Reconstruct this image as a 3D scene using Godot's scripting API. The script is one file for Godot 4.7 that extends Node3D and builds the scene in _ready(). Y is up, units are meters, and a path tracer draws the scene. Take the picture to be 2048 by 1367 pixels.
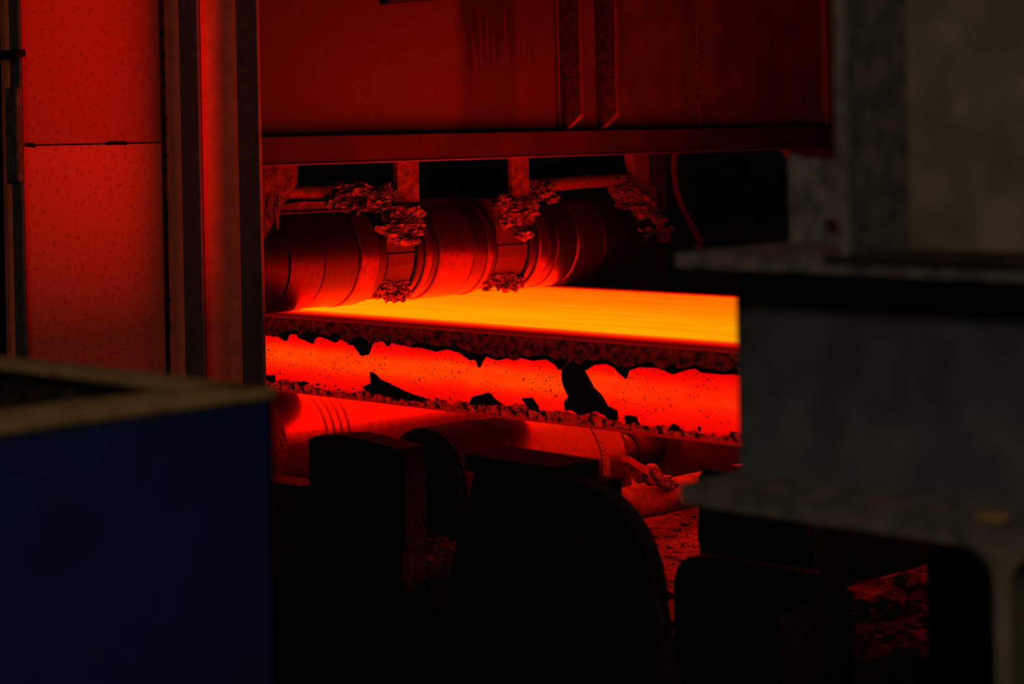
extends Node3D
# A hot steel slab leaving a pinch roll stand in a dark steelworks hall.
# World: +X runs along the roll axes (away to the right of the picture), -Z is the way the slab came from (away to the left), y up, metres.

var M := {}
var used := {}
var rng := RandomNumberGenerator.new()
var lumps := FastNoiseLite.new()

# ---------------------------------------------------------------- naming and nodes
func numbered(called: String) -> String:
	var n: int = used.get(called, 0)
	used[called] = n + 1
	return called if n == 0 else "%s_%03d" % [called, n]

func tag(o: Node, label: String, category: String, group := "", kind := "thing") -> Node:
	o.set_meta("label", label)
	o.set_meta("category", category)
	o.set_meta("kind", kind)
	if group != "":
		o.set_meta("group", group)
	return o

func thing(called: String, label: String, category: String, at: Vector3, group := "") -> Node3D:
	var o := Node3D.new()
	o.name = numbered(called)
	add_child(o)
	o.position = at
	tag(o, label, category, group)
	return o

func world_of(n: Node) -> Vector3:
	var w := Vector3.ZERO
	while n is Node3D and n != self:
		w += n.position
		n = n.get_parent()
	return w

func put(mesh: Mesh, called: String, mat: Material, parent: Node = self) -> MeshInstance3D:
	# the mesh is given in world coordinates
	var o := MeshInstance3D.new()
	o.name = numbered(called) if parent == self else called
	o.mesh = mesh
	if mat != null:
		o.material_override = mat
	parent.add_child(o, true)
	if parent != self:
		o.position = -world_of(parent)
	return o

func struct(mesh: Mesh, called: String, mat: Material) -> MeshInstance3D:
	var o := put(mesh, called, mat)
	o.set_meta("kind", "structure")
	return o

# ---------------------------------------------------------------- shapes
func begin() -> SurfaceTool:
	var st := SurfaceTool.new()
	st.begin(Mesh.PRIMITIVE_TRIANGLES)
	return st

func done(st: SurfaceTool) -> ArrayMesh:
	st.generate_normals()
	return st.commit()

func tri(st: SurfaceTool, a: Vector3, b: Vector3, c: Vector3, n: Vector3, ua := Vector2.ZERO, ub := Vector2.ZERO, uc := Vector2.ZERO) -> void:
	if (b - a).cross(c - a).dot(n) > 0.0:
		var t := b
		b = c
		c = t
		var tu := ub
		ub = uc
		uc = tu
	st.set_uv(ua); st.add_vertex(a)
	st.set_uv(ub); st.add_vertex(b)
	st.set_uv(uc); st.add_vertex(c)

func quad(st: SurfaceTool, a: Vector3, b: Vector3, c: Vector3, d: Vector3, n: Vector3, ua := Vector2.ZERO, ub := Vector2.ZERO, uc := Vector2.ZERO, ud := Vector2.ZERO) -> void:
	tri(st, a, b, c, n, ua, ub, uc)
	tri(st, a, c, d, n, ua, uc, ud)

func box(st: SurfaceTool, lo: Vector3, hi: Vector3, bev := 0.003) -> void:
	# a box with chamfered edges
	st.set_smooth_group(-1)
	var c := (lo + hi) * 0.5
	var h := (hi - lo) * 0.5
	bev = minf(bev, minf(h.x, minf(h.y, h.z)) * 0.6)
	var P := func(sx: int, sy: int, sz: int, k: int) -> Vector3:
		var v := Vector3(h.x * sx, h.y * sy, h.z * sz)
		if k != 0: v.x -= bev * sx
		if k != 1: v.y -= bev * sy
		if k != 2: v.z -= bev * sz
		return c + v
	for s in [-1, 1]:
		quad(st, P.call(s, -1, -1, 0), P.call(s, 1, -1, 0), P.call(s, 1, 1, 0), P.call(s, -1, 1, 0), Vector3(s, 0, 0))
		quad(st, P.call(-1, s, -1, 1), P.call(1, s, -1, 1), P.call(1, s, 1, 1), P.call(-1, s, 1, 1), Vector3(0, s, 0))
		quad(st, P.call(-1, -1, s, 2), P.call(1, -1, s, 2), P.call(1, 1, s, 2), P.call(-1, 1, s, 2), Vector3(0, 0, s))
		for t in [-1, 1]:
			quad(st, P.call(s, t, -1, 0), P.call(s, t, 1, 0), P.call(s, t, 1, 1), P.call(s, t, -1, 1), Vector3(s, t, 0))
			quad(st, P.call(s, -1, t, 0), P.call(s, 1, t, 0), P.call(s, 1, t, 2), P.call(s, -1, t, 2), Vector3(s, 0, t))
			quad(st, P.call(-1, s, t, 1), P.call(1, s, t, 1), P.call(1, s, t, 2), P.call(-1, s, t, 2), Vector3(0, s, t))
			for u in [-1, 1]:
				tri(st, P.call(s, t, u, 0), P.call(s, t, u, 1), P.call(s, t, u, 2), Vector3(s, t, u))

func a_box(lo: Vector3, hi: Vector3, bev := 0.003) -> ArrayMesh:
	var st := begin()
	box(st, lo, hi, bev)
	return done(st)

func lift(axis: String, p: Vector2, t: float) -> Vector3:
	if axis == "x": return Vector3(t, p.y, p.x)      # outline in (z, y)
	if axis == "z": return Vector3(p.x, p.y, t)      # outline in (x, y)
	return Vector3(p.x, t, p.y)                      # outline in (x, z)

func prism(st: SurfaceTool, pts: PackedVector2Array, axis: String, a: float, b: float, bev := 0.0) -> void:
	# an outline given thickness from a to b along an axis; bev chamfers the rim of the side at a
	st.set_smooth_group(-1)
	var along := lift(axis, Vector2.ZERO, 1.0)
	var front := pts
	var s := signf(b - a)
	if bev > 0.0:
		var inner := Geometry2D.offset_polygon(pts, -bev)
		if inner.size() == 1 and inner[0].size() == pts.size():
			front = pts  # kept simple where the offset changes the count
	var idx := Geometry2D.triangulate_polygon(pts)
	for i in range(0, idx.size(), 3):
		var p := [pts[idx[i]], pts[idx[i + 1]], pts[idx[i + 2]]]
		tri(st, lift(axis, p[0], a), lift(axis, p[1], a), lift(axis, p[2], a), along * -s, p[0], p[1], p[2])
		tri(st, lift(axis, p[0], b), lift(axis, p[1], b), lift(axis, p[2], b), along * s, p[0], p[1], p[2])
	var turn := 1.0 if Geometry2D.is_polygon_clockwise(pts) else -1.0
	for i in pts.size():
		var p: Vector2 = front[i]
		var q: Vector2 = front[(i + 1) % pts.size()]
		var e := (q - p)
		var n2 := Vector2(-e.y, e.x) * turn
		var n := lift(axis, n2, 0.0)
		quad(st, lift(axis, p, a), lift(axis, q, a), lift(axis, q, b), lift(axis, p, b), n, p, q, q, p)

func a_prism(pts: PackedVector2Array, axis: String, a: float, b: float) -> ArrayMesh:
	var st := begin()
	prism(st, pts, axis, a, b)
	return done(st)

func lathe(st: SurfaceTool, profile: Array, y0: float, z0: float, seg := 72, group0 := 1) -> void:
	# turned about an axis along X; profile: [x, r] pairs; each band is smooth round the axis and sharp against its neighbour
	for k in profile.size() - 1:
		st.set_smooth_group(group0 + k)
		var xa: float = profile[k][0]
		var ra: float = profile[k][1]
		var xb: float = profile[k + 1][0]
		var rb: float = profile[k + 1][1]
		for i in seg:
			var t0 := TAU * i / seg
			var t1 := TAU * (i + 1) / seg
			var d0 := Vector3(0, cos(t0), sin(t0))
			var d1 := Vector3(0, cos(t1), sin(t1))
			var o := Vector3(0, y0, z0)
			var n := (d0 + d1) * absf(xb - xa) + Vector3(ra - rb, 0, 0) * 2.0 * signf(xb - xa + 1e-9)
			var u0 := float(i) / seg * 1.05
			var u1 := float(i + 1) / seg * 1.05
			quad(st, o + d0 * ra + Vector3(xa, 0, 0), o + d1 * ra + Vector3(xa, 0, 0), o + d1 * rb + Vector3(xb, 0, 0), o + d0 * rb + Vector3(xb, 0, 0), n, Vector2(u0, xa), Vector2(u1, xa), Vector2(u1, xb), Vector2(u0, xb))

func a_lathe(profile: Array, y0: float, z0: float, seg := 72) -> ArrayMesh:
	var st := begin()
	lathe(st, profile, y0, z0, seg)
	return done(st)

func tube(st: SurfaceTool, path: Array, r: float, seg := 14, caps := true) -> void:
	var rings := []
	for i in path.size():
		var a: Vector3 = path[maxi(i - 1, 0)]
		var b: Vector3 = path[mini(i + 1, path.size() - 1)]
		var d := (b - a).normalized()
		var s := d.cross(Vector3.UP if absf(d.y) < 0.9 else Vector3.RIGHT).normalized()
		var t := s.cross(d)
		var ring := []
		for k in seg:
			var w := TAU * k / seg
			ring.append(path[i] + (s * cos(w) + t * sin(w)) * r)
		rings.append(ring)
	st.set_smooth_group(1)
	for i in path.size() - 1:
		for k in seg:
			var k2 := (k + 1) % seg
			var n: Vector3 = rings[i][k] + rings[i][k2] - path[i] * 2.0
			quad(st, rings[i][k], rings[i][k2], rings[i + 1][k2], rings[i + 1][k], n)
	if caps:
		st.set_smooth_group(-1)
		for e in [0, path.size() - 1]:
			var n: Vector3 = (path[0] - path[1]) if e == 0 else (path[e] - path[e - 1])
			for k in seg:
				tri(st, path[e], rings[e][k], rings[e][(k + 1) % seg], n)

func a_tube(path: Array, r: float, seg := 14) -> ArrayMesh:
	var st := begin()
	tube(st, path, r, seg)
	return done(st)

func smooth_path(pts: Array, n := 6) -> Array:
	var c := Curve3D.new()
	for i in pts.size():
		var d: Vector3 = (pts[mini(i + 1, pts.size() - 1)] - pts[maxi(i - 1, 0)]) / 6.0
		c.add_point(pts[i], -d, d)
	c.bake_interval = 0.02
	var out := []
	var total := (pts.size() - 1) * n
	for i in total + 1:
		out.append(c.samplef(float(i) / n))
	return out

func lump(st: SurfaceTool, c: Vector3, r: Vector3, rough := 0.45, rows := 7, cols := 10) -> void:
	# an irregular clinker-like lump
	var off := Vector3(rng.randf(), rng.randf(), rng.randf()) * 50.0
	var turn := Basis.from_euler(Vector3(rng.randf() * 6.0, rng.randf() * 6.0, rng.randf() * 6.0))
	var g := []
	for i in rows + 1:
		var ring := []
		for j in cols:
			var a := PI * i / rows
			var b := TAU * j / cols
			var d := turn * Vector3(sin(a) * cos(b), cos(a), sin(a) * sin(b))
			var k := 1.0 + rough * lumps.get_noise_3dv(d * 9.0 + off) * 2.0
			ring.append(c + d * r * k)
		g.append(ring)
	st.set_smooth_group(-1)
	for i in rows:
		for j in cols:
			var j2 := (j + 1) % cols
			var n: Vector3 = g[i][j] + g[i + 1][j2] - c * 2.0
			if i > 0:
				tri(st, g[i][j], g[i][j2], g[i + 1][j2], n)
			if i < rows - 1:
				tri(st, g[i][j], g[i + 1][j2], g[i + 1][j], n)

func a_lump(c: Vector3, r: Vector3, rough := 0.45, rows := 9, cols := 13) -> ArrayMesh:
	var st := begin()
	lump(st, c, r, rough, rows, cols)
	return done(st)

func clinker(from: Vector3, to: Vector3, spread: Vector3, n: int, small: float, big: float) -> ArrayMesh:
	var st := begin()
	for i in n:
		var t := rng.randf()
		var c := from.lerp(to, t) + Vector3(rng.randf_range(-1, 1), rng.randf_range(-1, 1), rng.randf_range(-1, 1)) * spread
		var r := rng.randf_range(small, big)
		lump(st, c, Vector3(r * rng.randf_range(0.7, 1.5), r * rng.randf_range(0.4, 0.9), r), 0.95, 6, 8)
	return done(st)

func pairs(a: Array) -> PackedVector2Array:
	var out := PackedVector2Array()
	for i in range(0, a.size(), 2):
		out.append(Vector2(a[i], a[i + 1]))
	return out

func ragged(pts: PackedVector2Array, amount: float, step := 0.008) -> PackedVector2Array:
	# the same line broken into short uneven pieces
	var out := PackedVector2Array()
	for i in pts.size() - 1:
		var n := maxi(1, int(pts[i].distance_to(pts[i + 1]) / step))
		for k in n:
			var p := pts[i].lerp(pts[i + 1], float(k) / n)
			if k > 0:
				p.y += rng.randf_range(-amount, amount)
			out.append(p)
	out.append(pts[pts.size() - 1])
	return out

# ---------------------------------------------------------------- materials
func lin(r: float, g: float, b: float) -> Color:
	return Color(r, g, b).linear_to_srgb()

func noise_tex(freq: float, seed_: int, stops: Array, cols: Array, kind := FastNoiseLite.TYPE_SIMPLEX_SMOOTH, oct := 5, as_normal := false, bump := 4.0, size := 512) -> NoiseTexture2D:
	var t := NoiseTexture2D.new()
	var f := FastNoiseLite.new()
	f.seed = seed_
	f.noise_type = kind
	f.frequency = freq
	f.fractal_octaves = oct
	t.noise = f
	t.width = size
	t.height = size
	t.seamless = true
	if as_normal:
		t.as_normal_map = true
		t.bump_strength = bump
	else:
		var g := Gradient.new()
		g.offsets = PackedFloat32Array(stops)
		g.colors = PackedColorArray(cols)
		t.color_ramp = g
	return t

func metal(called: String, dark: Color, mid: Color, light: Color, rough: float, metallic: float, scale := 1.5, freq := 0.012, seed_ := 1, bump := 3.0, stops := [0.25, 0.5, 0.8]) -> StandardMaterial3D:
	var m := StandardMaterial3D.new()
	m.resource_name = called
	m.albedo_texture = noise_tex(freq, seed_, stops, [dark, mid, light])
	m.roughness = rough
	m.metallic = metallic
	m.metallic_specular = 0.22
	m.uv1_triplanar = true
	m.uv1_world_triplanar = true
	m.uv1_scale = Vector3.ONE * scale
	if bump > 0.0:
		m.normal_enabled = true
		m.normal_texture = noise_tex(freq * 2.5, seed_ + 50, [], [], FastNoiseLite.TYPE_SIMPLEX_SMOOTH, 5, true, bump)
		m.normal_scale = 1.0
	M[called] = m
	return m

func make_materials() -> void:
	metal("soot", lin(0.004, 0.0036, 0.0032), lin(0.007, 0.006, 0.005), lin(0.012, 0.010, 0.008), 0.75, 0.0, 2.0, 0.02, 3)
	metal("rust", lin(0.018, 0.011, 0.008), lin(0.030, 0.018, 0.012), lin(0.05, 0.028, 0.017), 0.8, 0.0, 2.0, 0.02, 5)
	metal("frame_steel", lin(0.0240, 0.0152, 0.0112), lin(0.0300, 0.0190, 0.0140), lin(0.0375, 0.0238, 0.0175), 0.7, 0.0, 0.8, 0.01, 7, 0.5)
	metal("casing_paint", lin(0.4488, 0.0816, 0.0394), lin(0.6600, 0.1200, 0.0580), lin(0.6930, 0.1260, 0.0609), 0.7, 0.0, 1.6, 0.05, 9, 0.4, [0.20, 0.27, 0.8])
	metal("casing_paint_dimmed", lin(0.2924, 0.0517, 0.0258), lin(0.4300, 0.0760, 0.0380), lin(0.4515, 0.0798, 0.0399), 0.7, 0.0, 1.6, 0.05, 10, 0.4, [0.2, 0.27, 0.8])  # darkened copy: the upward light falloff is put into the paint colour
	metal("post_face_lit", lin(0.6864, 0.1320, 0.0616), lin(0.7800, 0.1500, 0.0700), lin(0.8424, 0.1620, 0.0756), 0.7, 0.0, 1.2, 0.02, 11, 0.3)  # raised red puts the slab light into the colour of the post faces
	metal("roll_steel", lin(0.0083, 0.0034, 0.0023), lin(0.0110, 0.0045, 0.0030), lin(0.0137, 0.0056, 0.0037), 0.36, 0.8, 3.0, 0.02, 13, 0.15)
	metal("roll_worn", lin(0.0180, 0.0060, 0.0037), lin(0.0240, 0.0080, 0.0050), lin(0.0300, 0.0100, 0.0063), 0.3, 0.8, 3.0, 0.02, 15, 0.15)
	metal("roll_dark", lin(0.0048, 0.0024, 0.0016), lin(0.0060, 0.0030, 0.0020), lin(0.0072, 0.0036, 0.0024), 0.42, 0.7, 4.0, 0.02, 17, 0.3)
	metal("clinker", lin(0.012, 0.007, 0.005), lin(0.035, 0.022, 0.016), lin(0.08, 0.05, 0.035), 0.7, 0.0, 9.0, 0.03, 19, 6.0)
	metal("scale_black", lin(0.006, 0.005, 0.005), lin(0.010, 0.008, 0.008), lin(0.018, 0.015, 0.014), 0.8, 0.0, 8.0, 0.03, 21, 4.0)
	metal("rubble", lin(0.0104, 0.0064, 0.0040), lin(0.0260, 0.0160, 0.0100), lin(0.0572, 0.0352, 0.0220), 0.85, 0.0, 5.0, 0.03, 23, 8.0)
	metal("girder_paint", lin(0.0562, 0.0562, 0.0499), lin(0.0720, 0.0720, 0.0640), lin(0.0900, 0.0900, 0.0800), 0.7, 0.0, 1.5, 0.01, 25, 0.8)
	metal("girder_edge", lin(0.0770, 0.0602, 0.0462), lin(0.1100, 0.0860, 0.0660), lin(0.1540, 0.1204, 0.0924), 0.7, 0.0, 4.0, 0.01, 26, 1.0)
	metal("column_paint", lin(0.1170, 0.0897, 0.0530), lin(0.1500, 0.1150, 0.0680), lin(0.1875, 0.1438, 0.0850), 0.7, 0.0, 1.6, 0.01, 27, 0.8)
	metal("rim_rust", lin(0.2080, 0.1160, 0.0464), lin(0.2600, 0.1450, 0.0580), lin(0.3250, 0.1812, 0.0725), 0.8, 0.0, 3.0, 0.012, 29, 1.0)
	metal("blue_paint", lin(0.0088, 0.0185, 0.0686), lin(0.0100, 0.0210, 0.0780), lin(0.0110, 0.0231, 0.0858), 0.5, 0.0, 1.0, 0.01, 31, 0.3)
	metal("post_web_shaded", lin(0.0723, 0.0680, 0.0561), lin(0.0850, 0.0800, 0.0660), lin(0.0978, 0.0920, 0.0759), 0.6, 0.0, 1.6, 0.02, 12, 0.4)  # darker copy for the post webs, their shade put into the colour
	metal("rail_soot", lin(0.0080, 0.0040, 0.0032), lin(0.0100, 0.0050, 0.0040), lin(0.0130, 0.0065, 0.0052), 0.7, 0.0, 0.8, 0.01, 8, 0.5)
	metal("bright_steel", lin(0.2125, 0.0765, 0.0425), lin(0.2500, 0.0900, 0.0500), lin(0.2875, 0.1035, 0.0575), 0.35, 0.9, 4.0, 0.02, 45, 0.5)
	metal("table_roll_steel", lin(0.0240, 0.0096, 0.0064), lin(0.0300, 0.0120, 0.0080), lin(0.0360, 0.0144, 0.0096), 0.3, 0.8, 3.0, 0.02, 16, 0.15)
	metal("concrete", lin(0.05, 0.045, 0.04), lin(0.09, 0.082, 0.072), lin(0.13, 0.12, 0.105), 0.9, 0.0, 1.0, 0.02, 33, 3.0)
	metal("hall_cladding", lin(0.03, 0.03, 0.03), lin(0.045, 0.045, 0.045), lin(0.06, 0.06, 0.06), 0.9, 0.0, 0.5, 0.02, 35, 0.0)
	metal("cleat_paint", lin(0.0900, 0.0720, 0.0570), lin(0.1500, 0.1200, 0.0950), lin(0.1950, 0.1560, 0.1235), 0.8, 0.0, 5.0, 0.008, 37, 1.0)
	# mill scale that still glows dully between black patches
	for k in [["crust_upper", [0.0, 0.30, 0.38, 0.55, 0.85], [Color(0.05, 0, 0), Color(0.08, 0, 0), Color(0.19, 0, 0), Color(0.25, 0.0, 0), Color(0.34, 0.01, 0)], 41], ["crust_lower", [0.0, 0.32, 0.40, 0.55, 0.85], [Color(0.05, 0, 0), Color(0.10, 0, 0), Color(0.40, 0.01, 0), Color(0.52, 0.02, 0), Color(0.66, 0.04, 0.01)], 43]]:
		var m := StandardMaterial3D.new()
		m.resource_name = k[0]
		m.albedo_color = lin(0.02, 0.015, 0.012)
		m.roughness = 0.85
		m.uv1_triplanar = true
		m.uv1_world_triplanar = true
		m.uv1_scale = Vector3.ONE * 2.1
		m.emission_enabled = true
		m.emission_texture = noise_tex(0.040, k[3], k[1], k[2], FastNoiseLite.TYPE_PERLIN, 6)
		m.normal_enabled = true
		m.normal_texture = noise_tex(0.05, k[3] + 1, [], [], FastNoiseLite.TYPE_SIMPLEX_SMOOTH, 4, true, 8.0)
		M[k[0]] = m
	var lampm := StandardMaterial3D.new()
	lampm.resource_name = "lamp_glow"
	lampm.albedo_color = Color(0.8, 0.8, 0.8)
	lampm.emission_enabled = true
	lampm.emission = Color(1.0, 0.93, 0.82)
	lampm.emission_energy_multiplier = 1.0
	M["lamp_glow"] = lampm

const SLAB_X0 := 3.95
const SLAB_X1 := 5.283
const SLAB_Y0 := 0.968
const SLAB_Y1 := 1.204
const SLAB_Z0 := -8.5
const SLAB_Z1 := -2.7

func ramp(t: float, stops: Array, cols: Array) -> Color:
	for i in stops.size() - 1:
		if t <= stops[i + 1]:
			return cols[i].lerp(cols[i + 1], clampf((t - stops[i]) / (stops[i + 1] - stops[i]), 0.0, 1.0))
	return cols[cols.size() - 1]

func hot_material(called: String, img: Image) -> StandardMaterial3D:
	var m := StandardMaterial3D.new()
	m.resource_name = called
	m.albedo_color = lin(0.02, 0.015, 0.012)
	m.roughness = 0.9
	m.emission_enabled = true
	m.emission_texture = ImageTexture.create_from_image(img)
	m.texture_repeat = false
	M[called] = m
	return m

func hot_images() -> void:
	# temperature colours of the slab: the corners have cooled, streaks run the way it was cast
	var f := FastNoiseLite.new()
	f.seed = 77
	f.frequency = 1.0
	f.fractal_octaves = 4
	var w := 1024
	var h := 256
	var img := Image.create(w, h, false, Image.FORMAT_RGB8)
	var wide := SLAB_X1 - SLAB_X0
	var length := SLAB_Z1 - SLAB_Z0
	for j in h:
		var x := (j + 0.5) / h * wide
		for i in w:
			var z := (i + 0.5) / w * length
			var streak := f.get_noise_2d(z * 0.9, x * 9.0) + 0.6 * f.get_noise_2d(z * 2.5 + 40.0, x * 45.0)
			var g := lerpf(0.63, 0.42, smoothstep(0.25, 1.25, x)) + streak * 0.07
			var c := Color(1.0, g, 0.0)
			var edge := minf(x - 0.03 + streak * 0.01, (wide - x) * 1.5 - 0.01)
			c = ramp(edge, [-1.0, 0.0, 0.05, 0.10, 0.16], [Color(0.22, 0, 0), Color(0.28, 0, 0), Color(0.85, 0.0, 0), Color(1.0, 0.22, 0), c])
			img.set_pixel(i, j, c)
	hot_material("hot_top", img)
	w = 2048
	h = 160
	img = Image.create(w, h, false, Image.FORMAT_RGB8)
	var tall := SLAB_Y1 - SLAB_Y0
	for j in h:
		var y := (1.0 - (j + 0.5) / h)
		for i in w:
			var z := SLAB_Z0 + (i + 0.5) / w * length
			var cool := smoothstep(-3.9, -3.2, z) * 0.55
			var v := y + 0.03 * f.get_noise_2d(z * 4.0, 3.0) + 0.015 * f.get_noise_2d(z * 25.0, y * 8.0)
			var hot := Color(1.0, lerpf(0.235, 0.06, cool) + 0.05 * f.get_noise_2d(z * 6.0, y * 5.0), 0.0)
			var c := ramp(v, [-0.2, 0.03, 0.15, 0.27, 0.42, 0.56, 0.68, 0.80, 0.92, 1.2], [Color(0.25, 0, 0), Color(0.55, 0, 0), Color(0.95, 0.01, 0), Color(1.0, 0.05, 0), hot, hot, Color(1.0, 0.02, 0), Color(0.86, 0, 0), Color(0.5, 0, 0), Color(0.2, 0, 0)])
			var speck := f.get_noise_2d(z * 70.0 + 9.0, y * 16.0)
			var patch := f.get_noise_2d(z * 5.0 + 90.0, y * 3.0)
			if speck > 0.47 - patch * 0.12 and patch > -0.1:
				c = c.lerp(Color(0.35, 0, 0), clampf((speck - 0.36) * 7.0, 0.0, 0.8))
			img.set_pixel(i, j, c)
	hot_material("hot_side", img)
	w = 256
	h = 128
	img = Image.create(w, h, false, Image.FORMAT_RGB8)
	for j in h:
		var x := (j + 0.5) / h * wide
		for i in w:
			var z := (i + 0.5) / w * length
			var edge := minf(x, wide - x)
			var g := 0.42 + 0.08 * f.get_noise_2d(z * 1.2, x * 8.0)
			img.set_pixel(i, j, ramp(edge, [-1.0, 0.0, 0.06, 0.14], [Color(0.4, 0, 0), Color(0.5, 0, 0), Color(0.95, 0.05, 0), Color(1.0, g, 0)]))
	hot_material("hot_bottom", img)

func glow(called: String, at: Vector3, turn: Vector3, size: Vector2, energy: float) -> void:
	# the light that the glowing steel gives off, just in front of its face
	var a := AreaLight3D.new()
	a.name = called
	a.area_size = size
	a.area_normalize_energy = false
	a.light_color = lin(1.0, 0.003, 0.0)
	a.light_energy = energy
	a.area_range = 14.0
	a.area_attenuation = 2.0
	a.shadow_enabled = true
	a.rotation_degrees = turn
	a.position = at
	add_child(a)

# ---------------------------------------------------------------- the scene
func _ready() -> void:
	rng.seed = 4711
	lumps.seed = 5
	lumps.frequency = 0.12
	lumps.fractal_octaves = 3
	set_view_and_light()
	make_materials()
	hot_images()
	build_hall()
	build_slab()
	build_pinch_roll()
	build_frame()
	build_casing()
	build_table_rolls()
	build_drives()
	build_rubble()
	build_girder()
	build_bin()

func set_view_and_light() -> void:
	var f := 4100.0                       # focal length in pixels of the 2048 x 1367 frame
	var cam := Camera3D.new()
	cam.name = "camera"
	add_child(cam)
	var att := CameraAttributesPhysical.new()
	att.frustum_near = 0.05
	att.frustum_far = 60.0
	att.frustum_focal_length = 72.0
	att.frustum_focus_distance = 6.0
	att.exposure_aperture = 3.2
	cam.attributes = att
	cam.set_frustum(1367.0 / f * 0.05, Vector2(8.3, -417.5) / f * 0.05, 0.05, 60.0)
	cam.position = Vector3(0, 1.75, 0)
	cam.basis = Basis(Vector3.UP, -PI / 4.0) * Basis(Vector3.BACK, -atan(0.02))
	cam.current = true
	var we := WorldEnvironment.new()
	we.name = "world_environment"
	var e := Environment.new()
	e.background_mode = Environment.BG_COLOR
	e.background_color = Color.BLACK
	e.tonemap_mode = Environment.TONE_MAPPER_LINEAR
	e.tonemap_exposure = 1.0
	e.sdfgi_enabled = true
	e.ssao_enabled = true
	e.ssil_enabled = true
	we.environment = e
	add_child(we)
	# what the slab radiates: up, up behind the roll, down, sideways, and forward from its end
	var mid := (SLAB_X0 + SLAB_X1) * 0.5
	glow("slab_top_light", Vector3(mid, SLAB_Y1 + 0.003, -4.612), Vector3(90, 0, 0), Vector2(1.16, 0.825), 9.5)
	glow("slab_top_light_downstream", Vector3(mid, SLAB_Y1 + 0.003, -3.47), Vector3(90, 0, 0), Vector2(1.16, 1.46), 4.6)
	glow("slab_top_light_upstream", Vector3(mid, SLAB_Y1 + 0.003, -6.64), Vector3(90, 0, 0), Vector2(1.16, 3.2), 3.0)
	glow("slab_bottom_light", Vector3(mid, SLAB_Y0 - 0.003, -3.63), Vector3(-90, 0, 0), Vector2(1.16, 1.80), 4.2)
	glow("slab_bottom_light_upstream", Vector3(mid, SLAB_Y0 - 0.003, -6.4), Vector3(-90, 0, 0), Vector2(1.16, 3.6), 18.0)
	glow("slab_side_light", Vector3(SLAB_X0 - 0.014, 1.075, -4.4), Vector3(0, 90, 0), Vector2(2.6, 0.12), 0.5)
	glow("slab_end_light", Vector3(mid, 1.085, SLAB_Z1 + 0.004), Vector3(0, 180, 0), Vector2(1.1, 0.16), 0.5)

func build_hall() -> void:
	struct(a_box(Vector3(-8, -0.3, -14), Vector3(15, 0.0, 9)), "floor", M.concrete)
	struct(a_box(Vector3(-8, 8.0, -14), Vector3(15, 8.2, 9)), "ceiling", M.hall_cladding)
	struct(a_box(Vector3(-8.2, 0, -14), Vector3(-8, 8, 9)), "wall_left", M.hall_cladding)
	struct(a_box(Vector3(15, 0, -14), Vector3(15.2, 8, 9)), "wall_right", M.hall_cladding)
	struct(a_box(Vector3(-8, 0, -14.2), Vector3(15, 8, -14)), "wall_back", M.hall_cladding)
	struct(a_box(Vector3(-8, 0, 9), Vector3(15, 8, 9.2)), "wall_front", M.hall_cladding)
	struct(a_box(Vector3(3.46, 0, -9.0), Vector3(7.2, 0.56, -1.3), 0.01), "foundation", M.soot)
	# the hall lamp, above and behind the camera
	var l := thing("high_bay_lamp", "boxy high bay hall lamp with a pale glowing face, hung overhead", "lamp", Vector3(-0.6, 5.2, 0.6))
	put(a_box(Vector3(-1.2, 5.22, 0.1), Vector3(0.0, 5.36, 1.1), 0.02), "lamp_housing", M.girder_paint, l)
	put(a_box(Vector3(-1.15, 5.2, 0.15), Vector3(-0.05, 5.225, 1.05), 0.004), "lamp_face", M.lamp_glow, l)
	for s in [-1.1, -0.1]:
		put(a_tube([Vector3(s, 5.34, 0.6), Vector3(s, 8.0, 0.6)], 0.012, 8), "suspension_rod", M.girder_paint, l)
	var a := AreaLight3D.new()
	a.name = "high_bay_lamp_light"
	a.area_size = Vector2(1.1, 0.9)
	a.light_color = Color(1.0, 0.93, 0.82)
	a.light_energy = 2.2
	a.area_range = 20.0
	a.area_attenuation = 2.0
	a.shadow_enabled = true
	a.rotation_degrees = Vector3(-90, 0, 0)
	a.position = Vector3(-0.6, 5.19, 0.6)
	add_child(a)
	# an added lamp, out of view left of the camera, to brighten the foreground
	var fl := thing("added_fill_lamp", "added fill lamp with a square glowing face, out of view left of the camera", "lamp", Vector3(-0.9, 0.0, -0.1))
	var aim := Basis.looking_at(Vector3(3.0, -1.5, -1.6).normalized())
	var at := Vector3(-0.9, 3.1, -0.1)
	for part in [["lamp_head", Vector3(0.52, 0.42, 0.10), 0.06, "girder_paint"], ["lamp_face", Vector3(0.46, 0.36, 0.012), 0.0, "lamp_glow"]]:
		var d: Vector3 = part[1]
		var o := put(a_box(d * -0.5, d * 0.5, 0.004), part[0], M[part[3]], fl)
		o.transform = Transform3D(aim, at + aim.z * part[2] - fl.position)
	put(a_tube([Vector3(-0.98, 0.0, -0.06), Vector3(-0.98, 3.1, -0.06)], 0.02, 10), "pole", M.girder_paint, fl)
	put(a_box(Vector3(-1.2, 0.0, -0.3), Vector3(-0.76, 0.03, 0.18), 0.005), "foot", M.girder_paint, fl)
	var fa := AreaLight3D.new()
	fa.name = "added_fill_light"
	fa.area_size = Vector2(0.46, 0.36)
	fa.light_color = Color(1.0, 0.97, 0.90)
	fa.light_energy = 1.5
	fa.area_range = 20.0
	fa.area_attenuation = 2.0
	fa.shadow_enabled = true
	fa.basis = aim
	fa.position = at - aim.z * 0.02
	add_child(fa)

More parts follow.
